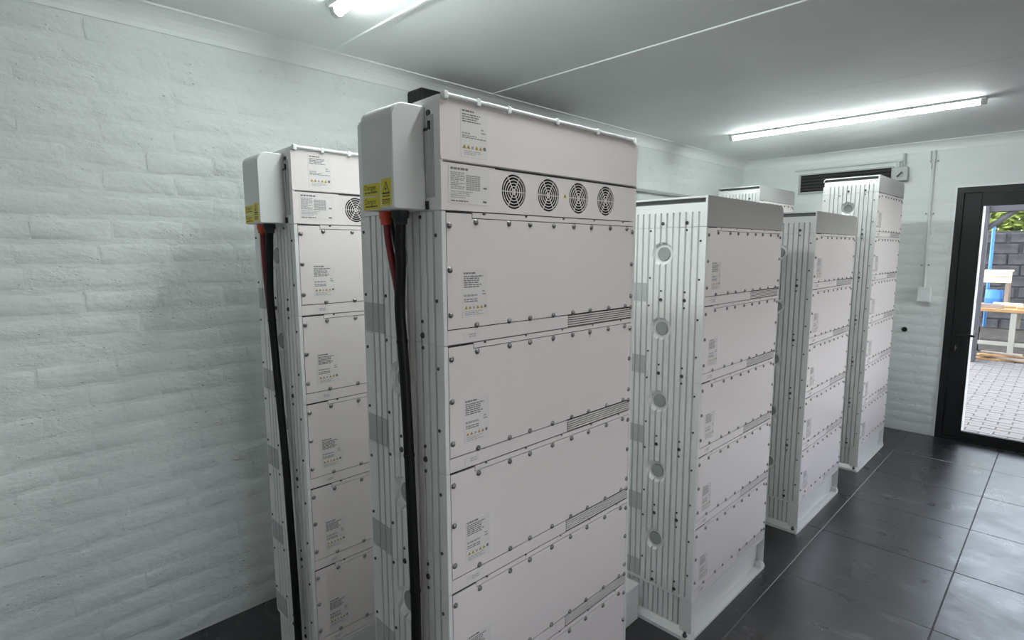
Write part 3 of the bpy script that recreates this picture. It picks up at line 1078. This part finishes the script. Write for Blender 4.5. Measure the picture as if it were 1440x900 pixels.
def head(tower, z):
    c = link('control_head', HD_BODY, tower, (0, 0, z))
    link('upper_cover', HD_UP, c)
    link('fan_strip', HD_STRIP, c)
    link('lid', HD_TOP, c)
    MB().box(-0.013, -0.0105, 0.0105, W - 0.0105, 0.001, FANH - 0.001).build('fan_shade_sheet', 'dark', c)  # added dark sheet, paints deep shade behind the fan grilles
    for y in FANS: link('fan_grille', FAN, c, (0, y, FZ))
    link('warning_sticker', FANWARN, c, (0, 0.415, 0.052))
    link('data_label', SPEC, c, (0, 0.020, 0.017))
    link('rating_label', HLABEL, c, (0, 0.0565, FANH + 0.0125))
    MB().box(-0.0006, 0.0004, 0.160, W, FANH - 0.0055, FANH - 0.0020).build('shade_strip', 'dark_sheet', c)  # solid dark strip standing in for shade below the upper cover
    r = MB()
    r.tube([(0.003, 0.010, HEAD + 0.011), (0.003, W - 0.020, HEAD + 0.011)], 0.0055, 10, 0, 1)
    r.build('top_rail', 'rail', c)
    for y in (0.012, 0.105, 0.202, 0.376, 0.550, 0.732):
        MB().bbox(-0.006, 0.0095, y - 0.006, y + 0.006, HEAD + 0.001, HEAD + 0.0185, 0.0025).build('rail_clip', 'rail', c)
    # side: latch plate between cover and front frame
    q = MB()
    q.box(-0.049, -0.022, -0.0025, 0.0, 0.030, 0.205, 0)
    q.box(-0.047, -0.034, -0.006, -0.0025, 0.085, 0.185, 0)
    q.build('latch_plate', 'mesh', c)
    q = MB()
    q.box(-0.050, -0.036, -0.007, 0.0, 0.172, 0.178, 0); q.box(-0.036, -0.031, -0.007, 0.0, 0.174, 0.192, 0)
    q.box(-0.050, -0.044, -0.006, 0.0, 0.004, 0.022, 0)
    q.build('latch', 'black', c)
    link('bolt', BIGBOLT, c, (-0.040, 0, 0.210))
    cv_ = link('side_cover', COVER, tower, (0, 0, z))
    cv_['label'] = 'grey moulded cable cover with yellow danger labels'
    d = link('danger_label', DANGER, cv_)
    d['label'] = 'yellow Danger warning labels'
    g = MB()
    g.lathe([(0.0175, 0), (0.0175, 0.016), (0.0150, 0.018), (0.0145, 0.030)], (SCX0 + 0.035, -0.045, 0.002), (0, 0, -1), 10)
    g.build('red_gland', 'orange', cv_)
    g = MB()
    g.lathe([(0.0200, 0), (0.0200, 0.016), (0.0165, 0.018), (0.0155, 0.030)], (SCX0 + 0.083, -0.040, 0.002), (0, 0, -1), 10)
    g.build('black_gland', 'gland', cv_)

def tower(x, y, n, kind, fine, label, group):
    t = empty('battery_tower', (x, y, 0))
    tag(t, label, 'battery tower', group)
    base(t)
    for k in range(n): module(t, BASE + k * H, fine)
    if kind == 'head': head(t, BASE + n * H)
    else: hood(t, BASE + n * H)
    return t

YA, YC, YD, YE = -0.632, 0.6056, 1.850, 3.0946
XB, YB = -0.8074, -0.610
YFAR = 3.125
G1, G2 = 'battery towers in the front row', 'battery towers in the rear row'
tower(0, YA, 5, 'head', True, 'large nearest battery tower with four fan grilles and a black cable', G1)
tower(XB, YB, 5, 'head', True, 'leftmost battery tower with a fan head, standing by the brick wall', G2)
tower(0, YC, 5, 'hood', True, 'hooded five-module battery tower next behind the large fan tower', G1)
tower(0, YD, 5, 'hood', False, 'hooded five-module battery tower third in the front row', G1)
tower(0, YE, 6, 'hood', False, 'tall six-module battery tower nearest the glass door', G1)
tower(XB, YFAR, 6, 'hood', False, 'rear hooded battery tower with only its top showing above others', G2)

# ------------------------------------------------------------------ cables
def cable(name, pts, r, mat, label, ties=()):
    mb = MB().tube(pts, r, 12, 0, 6)
    for k in ties:
        q = Vector(pts[k])
        mb.lathe([(r + 0.0012, -0.004), (r + 0.0012, 0.004)], q, (0, 0, 1), 12, 0)
    o = mb.build(name, mat)
    tag(o, label, 'cable')
    return o
zt = BASE + 5 * H - 0.024
ax = SCX0 + 0.083
cable('black_power_cable', [(ax, YA - 0.040, zt), (ax - 0.003, YA - 0.040, 1.62), (-0.110, YA - 0.036, 1.558), (-0.124, YA - 0.032, 1.474), (-0.118, YA - 0.032, 1.391), (-0.110, YA - 0.032, 1.29), (-0.102, YA - 0.032, 1.117), (-0.095, YA - 0.032, 0.903), (-0.091, YA - 0.032, 0.774), (-0.092, YA - 0.032, 0.60), (-0.094, YA - 0.034, 0.30), (-0.096, YA - 0.036, 0.012)],
      0.0125, 'cable', 'thick black cable hanging down the side of the large nearest tower', (4, 6, 8))
rx = SCX0 + 0.035
cable('red_power_cable', [(rx, YA - 0.045, zt), (rx + 0.002, YA - 0.045, 1.64), (-0.140, YA - 0.043, 1.600), (-0.125, YA - 0.038, 1.525), (-0.137, YA - 0.022, 1.46), (-0.141, YA - 0.020, 1.391), (-0.133, YA - 0.020, 1.29), (-0.125, YA - 0.020, 1.117), (-0.118, YA - 0.020, 0.903), (-0.114, YA - 0.020, 0.774), (-0.115, YA - 0.020, 0.60), (-0.117, YA - 0.020, 0.30), (-0.118, YA - 0.027, 0.012)],
      0.0088, 'red', 'dark red cable beside the black one on the large nearest tower')
cable('thin_black_cable', [(-0.1265, YA - 0.043, 1.691), (-0.125, YA - 0.044, 1.65), (-0.124, YA - 0.036, 1.60), (-0.138, YA - 0.018, 1.55), (-0.150, YA - 0.008, 1.50), (-0.150, YA - 0.008, 1.46)],
      0.0042, 'cable', 'thin black wire between the red and black cables of the nearest tower')
bx = XB + SCX0 + 0.083
cable('black_power_cable', [(bx, YB - 0.040, zt), (bx - 0.020, YB - 0.036, 1.622), (-0.955, YB - 0.032, 1.489), (-0.957, YB - 0.030, 1.366), (-0.932, YB - 0.030, 1.119), (-0.907, YB - 0.030, 0.868), (-0.892, YB - 0.030, 0.581), (-0.878, YB - 0.032, 0.345), (-0.872, YB - 0.034, 0.180), (-0.870, YB - 0.036, 0.012)],
      0.0125, 'cable', 'thick black cable hanging down the side of the leftmost tower', (3, 5))
cable('red_power_cable', [(XB + rx, YB - 0.045, zt), (XB + rx + 0.001, YB - 0.045, 1.60), (-0.972, YB - 0.036, 1.50), (-0.979, YB - 0.026, 1.366), (-0.954, YB - 0.026, 1.119), (-0.929, YB - 0.026, 0.868), (-0.914, YB - 0.026, 0.581), (-0.900, YB - 0.026, 0.345), (-0.893, YB - 0.028, 0.012)],
      0.0088, 'red', 'dark red cable beside the black one on the leftmost tower')

# white trunking on the floor between the first two towers of the front row
ct = empty('cable_trunking', (-0.29, 0.148, 0))
tag(ct, 'low white cable trunking on the floor between the first two front towers', 'trunking')
MB().bbox(-0.05, 0.058, 0.0, 0.435, 0.0, 0.150, 0.003).build('trunking_body', 'case', ct)
MB().bbox(-0.053, 0.061, 0.0, 0.435, 0.1502, 0.166, 0.003).build('trunking_lid', 'case', ct)

# ------------------------------------------------------------------ wall fittings
# dark vent panel high on the end wall
v = empty('vent_panel', (-0.945, YW - 0.004, 2.150))
tag(v, 'dark rectangular vent panel high on the end wall behind the tall tower', 'vent')
MB().box(0, 0.735, -0.010, -0.004, 0, 0.158).build('dark_plate', 'dark', v)
q = MB()
q.box(-0.018, 0.753, -0.016, -0.002, -0.018, 0.0); q.box(-0.018, 0, -0.016, -0.002, 0.0, 0.158); q.box(0.735, 0.753, -0.016, -0.002, 0.0, 0.158)
q.box(-0.018, 0.753, -0.016, -0.002, 0.158, 0.170)
q.build('vent_frame', 'grey', v)
for k in range(5):
    MB().extrude([(-0.014, 0.012 + k * 0.029), (-0.0105, 0.012 + k * 0.029), (-0.0105, 0.030 + k * 0.029)], 'x', 0.002, 0.733).build('louvre', 'dark_sheet', v)
# black air unit high on the left wall, mostly behind the nearest tower
a = empty('air_unit', (XW, 0.31, 2.20))
tag(a, 'black wall unit under the ceiling, one end peeking out behind the nearest tower', 'air unit')
MB().bbox(0.006, 0.135, 0.0, 1.20, 0.0, 0.212, 0.014).build('unit_body', 'alu', a)
for k in range(4):
    MB().box(0.134, 0.139, 0.05, 1.15, 0.030 + k * 0.022, 0.038 + k * 0.022).build('louvre', 'dark_sheet', a)

# isolator with conduit by the tall tower
i_ = empty('isolator_switch', (-0.140, YW - 0.003, 2.185))
tag(i_, 'grey isolator switch box on the end wall beside the tall tower', 'switch')
MB().bbox(-0.055, 0.060, -0.072, -0.004, 0, 0.115, 0.006).build('switch_box', 'grey', i_)
q = MB(); q.lathe([(0.024, 0), (0.022, 0.008)], (0.005, -0.072, 0.052), (0, -1, 0), 18)
q.build('dial', 'mesh', i_)
q = MB()
c45 = math.cos(0.8); s45 = math.sin(0.8)
q.add([(0.005 + x * c45 - z * s45, y, 0.052 + x * s45 + z * c45) for x in (-0.026, 0.026) for z in (-0.006, 0.006) for y in (-0.094, -0.080)],
      [(0, 1, 3, 2), (4, 6, 7, 5), (0, 4, 5, 1), (2, 3, 7, 6), (0, 2, 6, 4), (1, 5, 7, 3)])
q.build('rotary_handle', 'black', i_)
cp = empty('conduit_run', (0, YW, 0))
tag(cp, 'grey conduit running under the cornice down to the isolator switch', 'conduit')
q = MB(); q.tube([(-1.00, -0.020, 2.362), (-0.185, -0.020, 2.362), (-0.168, -0.020, 2.352), (-0.162, -0.022, 2.335), (-0.160, -0.024, 2.302)], 0.011, 10, 0, 4)
q.build('conduit_pipe', 'pvc', cp)
q = MB(); q.tube([(-0.120, -0.024, ZK), (-0.120, -0.024, 2.302)], 0.012, 10, 0, 1)
q.build('conduit_pipe', 'grey', cp)
cw = empty('conduit_drop', (0.085, YW, 0))
tag(cw, 'white conduit dropping from the cornice to the junction box left of the door', 'conduit')
q = MB(); q.tube([(0.0, -0.016, ZK), (-0.001, -0.016, 1.9), (0.010, -0.016, 1.285)], 0.0105, 10, 0, 1)
q.build('conduit_pipe', 'pvc', cw)
q = MB(); q.tube([(-0.024, -0.014, ZK), (-0.022, -0.012, 2.36), (-0.012, -0.014, 2.31), (-0.010, -0.026, 2.27)], 0.005, 8, 0, 4)
q.build('loose_wire', 'grey', cw)
for z in (2.33, 1.90, 1.47):
    MB().bbox(-0.028, 0.034, -0.019, -0.004, z - 0.008, z + 0.008, 0.003).build('saddle', 'pvc', cw)
    q = MB()
    for x in (-0.022, 0.028): q.lathe([(0.005, 0), (0.004, 0.003)], (x, -0.019, z), (0, -1, 0), 8)
    q.build('saddle_screw', 'bolt', cw)
jb = empty('junction_box', (0.098, YW - 0.004, 1.155))
tag(jb, 'small white junction box on the end wall left of the glass door', 'junction box')
MB().bbox(-0.045, 0.050, -0.040, 0, 0, 0.125, 0.006).build('box_body', 'pvc', jb)
MB().bbox(-0.042, 0.047, -0.047, -0.0402, 0.004, 0.121, 0.004).build('box_lid', 'strip', jb)
ho = empty('wall_hole', (-0.02, YW - 0.0035, 0.905))
tag(ho, 'small dark cable hole with a grey rim in the end wall', 'hole')
q = MB(); q.lathe([(0.026, 0.0), (0.024, 0.003), (0.020, 0.003)], (0, 0, 0), (0, -1, 0), 14); q.build('rim', 'grey', ho)
q = MB(); q.lathe([(0.020, 0.003), (0.019, 0.0036)], (0, 0, 0), (0, -1, 0), 14); q.build('opening', 'dark', ho)  # flat dark disc paints the shade inside the hole
# pale conduit on the left wall seen over the third tower
q = MB(); q.tube([(XW + 0.020, 1.9, 2.072), (XW + 0.020, 3.6, 2.072)], 0.014, 10, 0, 1)
tag(q.build('wall_conduit', 'grey'), 'grey conduit along the left wall above the hooded towers', 'conduit')

# ------------------------------------------------------------------ outside
GZ = -0.06
gd = MB().box(-14, 30, -14, 32, GZ - 0.3, GZ - 0.006).build('ground', 'sand')
structure(gd, 'pale paved yard outside the door')
PV = MB()
PV.add([(0, 0, -0.014), (0.196, 0, -0.014), (0.196, 0.096, -0.014), (0, 0.096, -0.014), (0.004, 0.004, 0), (0.192, 0.004, 0), (0.192, 0.092, 0), (0.004, 0.092, 0)],
       [(0, 1, 5, 4), (1, 2, 6, 5), (2, 3, 7, 6), (3, 0, 4, 7), (4, 5, 6, 7)])
PVM = PV.mesh('paver', 'paver')
rest = MB()
cnt = 0
rnd = random.Random(3)
for j in range(0, 68):
    for i in range(-20, 26):
        x = i * 0.2 + (0.1 if j % 2 else 0)
        y = YW + 0.24 + j * 0.1
        z = GZ + rnd.uniform(-0.002, 0.002)
        if -0.1 < x < 1.05 and y < 9.2 and cnt < 290:
            link('paver', PVM, gd, (x, y, z)); cnt += 1
        else:
            rest.add([(a + x, b + y, c + z) for a, b, c in PV.v], PV.f)
o = rest.build('paving', 'paver', gd); o['kind'] = 'stuff'

# outer white reveal of the door opening
q = MB()
q.box(DX0 - 0.5, 0.405, YW + 0.231, YW + 0.45, GZ, 2.6)
q.box(DX0 - 0.5, 2.6, YW + 0.231, YW + 0.33, 2.14, 2.6)
q.box(2.2, 3.0, YW + 0.231, YW + 0.33, GZ, 2.14)
structure(q.build('wall_outer', 'white'), 'sunlit white outer wall edge beside the door')

# boundary wall of rough stone blocks
bw = MB().box(-6, 10, 13.2, 13.5, GZ, 1.95).build('boundary_wall', 'stone')
tag(bw, 'dark rough stone boundary wall across the yard', 'wall')
SB = [MB().bbox(0, 0.44, -0.03, 0.02, 0, 0.20, 0.016).mesh('stone', 'stone') for _ in range(1)]
rnd = random.Random(12)
for j in range(9):
    for i in range(-4, 8):
        x = i * 0.47 + (0.2 if j % 2 else 0)
        link('stone', SB[0], bw, (x - 0.4, 13.2 - rnd.uniform(0, 0.02), 0.02 + j * 0.213), None, (rnd.uniform(0.9, 1.02), 1, rnd.uniform(0.92, 1.0)))

# dark timber carport post and beam
cpst = empty('carport_frame', (-0.01, 9.25, GZ))
tag(cpst, 'dark weathered timber post and beam frame out in the yard', 'frame')
MB().bbox(-0.15, 0.07, -0.1, 0.1, 0, 2.45, 0.01).build('post', 'post', cpst)
MB().bbox(-2.2, 4.0, -0.07, 0.07, 2.19, 2.42, 0.01).build('beam', 'post', cpst)
MB().bbox(3.4, 3.6, -0.1, 0.1, 0, 2.18, 0.01).build('post', 'post', cpst)
q = MB(); q.tube([(0.05, 0, 1.95), (0.40, 0, 2.25)], 0.035, 8, 0, 1)
q.build('brace', 'post', cpst)

bp_ = empty('blue_pole', (-0.03, 11.15, GZ))
tag(bp_, 'slim bright blue pole standing behind the workbench', 'pole')
q = MB(); q.lathe([(0.024, 0.01), (0.024, 2.05), (0.02, 2.07)], (0, 0, 0), (0, 0, 1), 14); q.build('shaft', 'blue', bp_)
q = MB(); q.lathe([(0.09, 0), (0.09, 0.012)], (0, 0, 0), (0, 0, 1), 14); q.build('foot_plate', 'blue', bp_)

# workbench with timber
wbk = empty('workbench', (-0.5, 9.85, GZ))
tag(wbk, 'pale steel workbench loaded with timber offcuts', 'workbench')
MB().bbox(-0.2, 2.6, 0.0, 1.15, 0.70, 0.75, 0.006).build('bench_top', 'wood', wbk)
for x in (-0.15, 0.87, 2.4):
    for y in (0.02, 1.05):
        MB().bbox(x, x + 0.07, y, y + 0.07, 0.0, 0.70, 0.006).build('leg', 'steel', wbk)
MB().bbox(-0.15, 2.47, 0.03, 0.08, 0.18, 0.24, 0.006).build('stretcher', 'steel', wbk)
rnd = random.Random(21)
SPOT = ['at the front edge of', 'behind the front row on', 'at the back of']
PLC = ['far left end', 'left part', 'middle', 'right part', 'far right end']
for r_ in range(3):
    for k in range(4):
        L, wd_, th = rnd.uniform(0.34, 0.42), rnd.uniform(0.06, 0.11), rnd.uniform(0.03, 0.07)
        mt = ['wood', 'wood2', 'wood', 'cream'][(k + r_) % 4]
        o = MB().bbox(-L / 2, L / 2, -wd_ / 2, wd_ / 2, 0, th, 0.004).build('timber_offcut', mt)
        o.location = (-0.42 + 0.52 * k + 0.1 * r_, 9.99 + 0.17 * r_, GZ + 0.7505)
        o.rotation_euler = (0, 0, rnd.uniform(-0.18, 0.18))
        tag(o, '%s timber offcut %s the workbench, %s' % ({'wood': 'orange brown', 'wood2': 'weathered grey', 'cream': 'pale cream'}[mt], SPOT[r_], PLC[k + (1 if r_ == 2 else 0)]), 'timber', 'timber offcuts on the workbench')
for k in range(4):
    L = 0.62 - 0.05 * k
    o = MB().bbox(-L / 2, L / 2, -0.05, 0.05, 0, 0.03, 0.004).build('timber_offcut', 'wood2' if k % 2 else 'wood')
    o.location = (0.30 + 0.01 * k, 9.55, GZ + 0.001 + 0.031 * k)
    o.rotation_euler = (0, 0, (0.25, -0.2, 0.35, -0.05)[k])
    tag(o, '%s plank in the heap before the workbench, %s layer' % ('weathered grey' if k % 2 else 'brown', ('lowest', 'second', 'third', 'topmost')[k]), 'timber', 'planks heaped before the workbench')
for k in range(6):
    o = MB().bbox(0, 0.39, 0, 0.19, 0, 0.19, 0.01).build('concrete_block', 'block')
    o.location = (-0.42 + 0.41 * (k % 3), 10.42, GZ + 0.001 + 0.192 * (k // 3))
    tag(o, 'grey concrete block under the workbench, %s row, %s' % (('lower', 'upper')[k // 3], ('left', 'middle', 'right')[k % 3]), 'block', 'concrete blocks under the workbench')
# cream crate standing on the bench
cr = empty('cream_crate', (-0.20, 10.50, GZ + 0.751))
tag(cr, 'cream coloured wooden crate on top of the workbench', 'crate')
for k in range(2):
    MB().bbox(0, 0.50, 0, 0.020, 0.37 + k * 0.098, 0.46 + k * 0.098, 0.004).build('board', 'cream', cr)
MB().bbox(0, 0.50, 0.021, 0.40, 0.545, 0.568, 0.004).build('board', 'cream', cr)
for x in (0.01, 0.43):
    for y in (0.024, 0.34):
        MB().bbox(x, x + 0.05, y, y + 0.05, 0.0, 0.544, 0.004).build('crate_leg', 'wood2', cr)

bd = empty('blue_drum', (0.10, 10.62, GZ + 0.751))
tag(bd, 'small blue drum on the workbench under the cream crate', 'drum')
q = MB(); q.lathe([(0.11, 0.0), (0.115, 0.01), (0.115, 0.10), (0.119, 0.11), (0.115, 0.12), (0.115, 0.24), (0.10, 0.25)], (0, 0, 0), (0, 0, 1), 20); q.build('drum_body', 'blue', bd)
q = MB(); q.lathe([(0.03, 0.25), (0.03, 0.27)], (0.05, 0, 0), (0, 0, 1), 12); q.build('drum_cap', 'black', bd)
# foliage behind the boundary wall
def bush(x, y, z0, rx, rz, n, label, seed):
    rnd = random.Random(seed)
    t = empty('garden_tree', (x, y, GZ))
    tag(t, label, 'tree', 'trees behind the boundary wall')
    q = MB(); q.tube([(0, 0, 0), (0.05, 0, z0 * 0.5), (0, 0.05, z0)], 0.09, 8, 0, 3); q.build('trunk', 'bark', t)
    mb = MB()
    for _ in range(n):
        d = Vector((rnd.gauss(0, 1), rnd.gauss(0, 1), rnd.gauss(0, 1))).normalized() * rnd.random() ** 0.4
        c = Vector((d.x * rx, d.y * rx, z0 + d.z * rz))
        a = Vector((rnd.gauss(0, 1), rnd.gauss(0, 1), rnd.gauss(0, .5))).normalized()
        b = a.orthogonal().normalized()
        s = rnd.uniform(0.05, 0.11)
        mb.add([c - a * s, c + b * s * .45, c + a * s, c - b * s * .45], [(0, 1, 2, 3)])
    o = mb.build('foliage', 'leaf', t)
    o['kind'] = 'stuff'
bush(-0.1, 15.3, 2.55, 1.5, 1.25, 7000, 'leafy yellow-green tree rising behind the dark stone wall, seen through the door', 1)
bush(3.4, 15.4, 2.4, 1.6, 1.3, 6000, 'leafy green tree behind the stone wall, right of the door view', 2)
print('bricks', n_l, n_b)
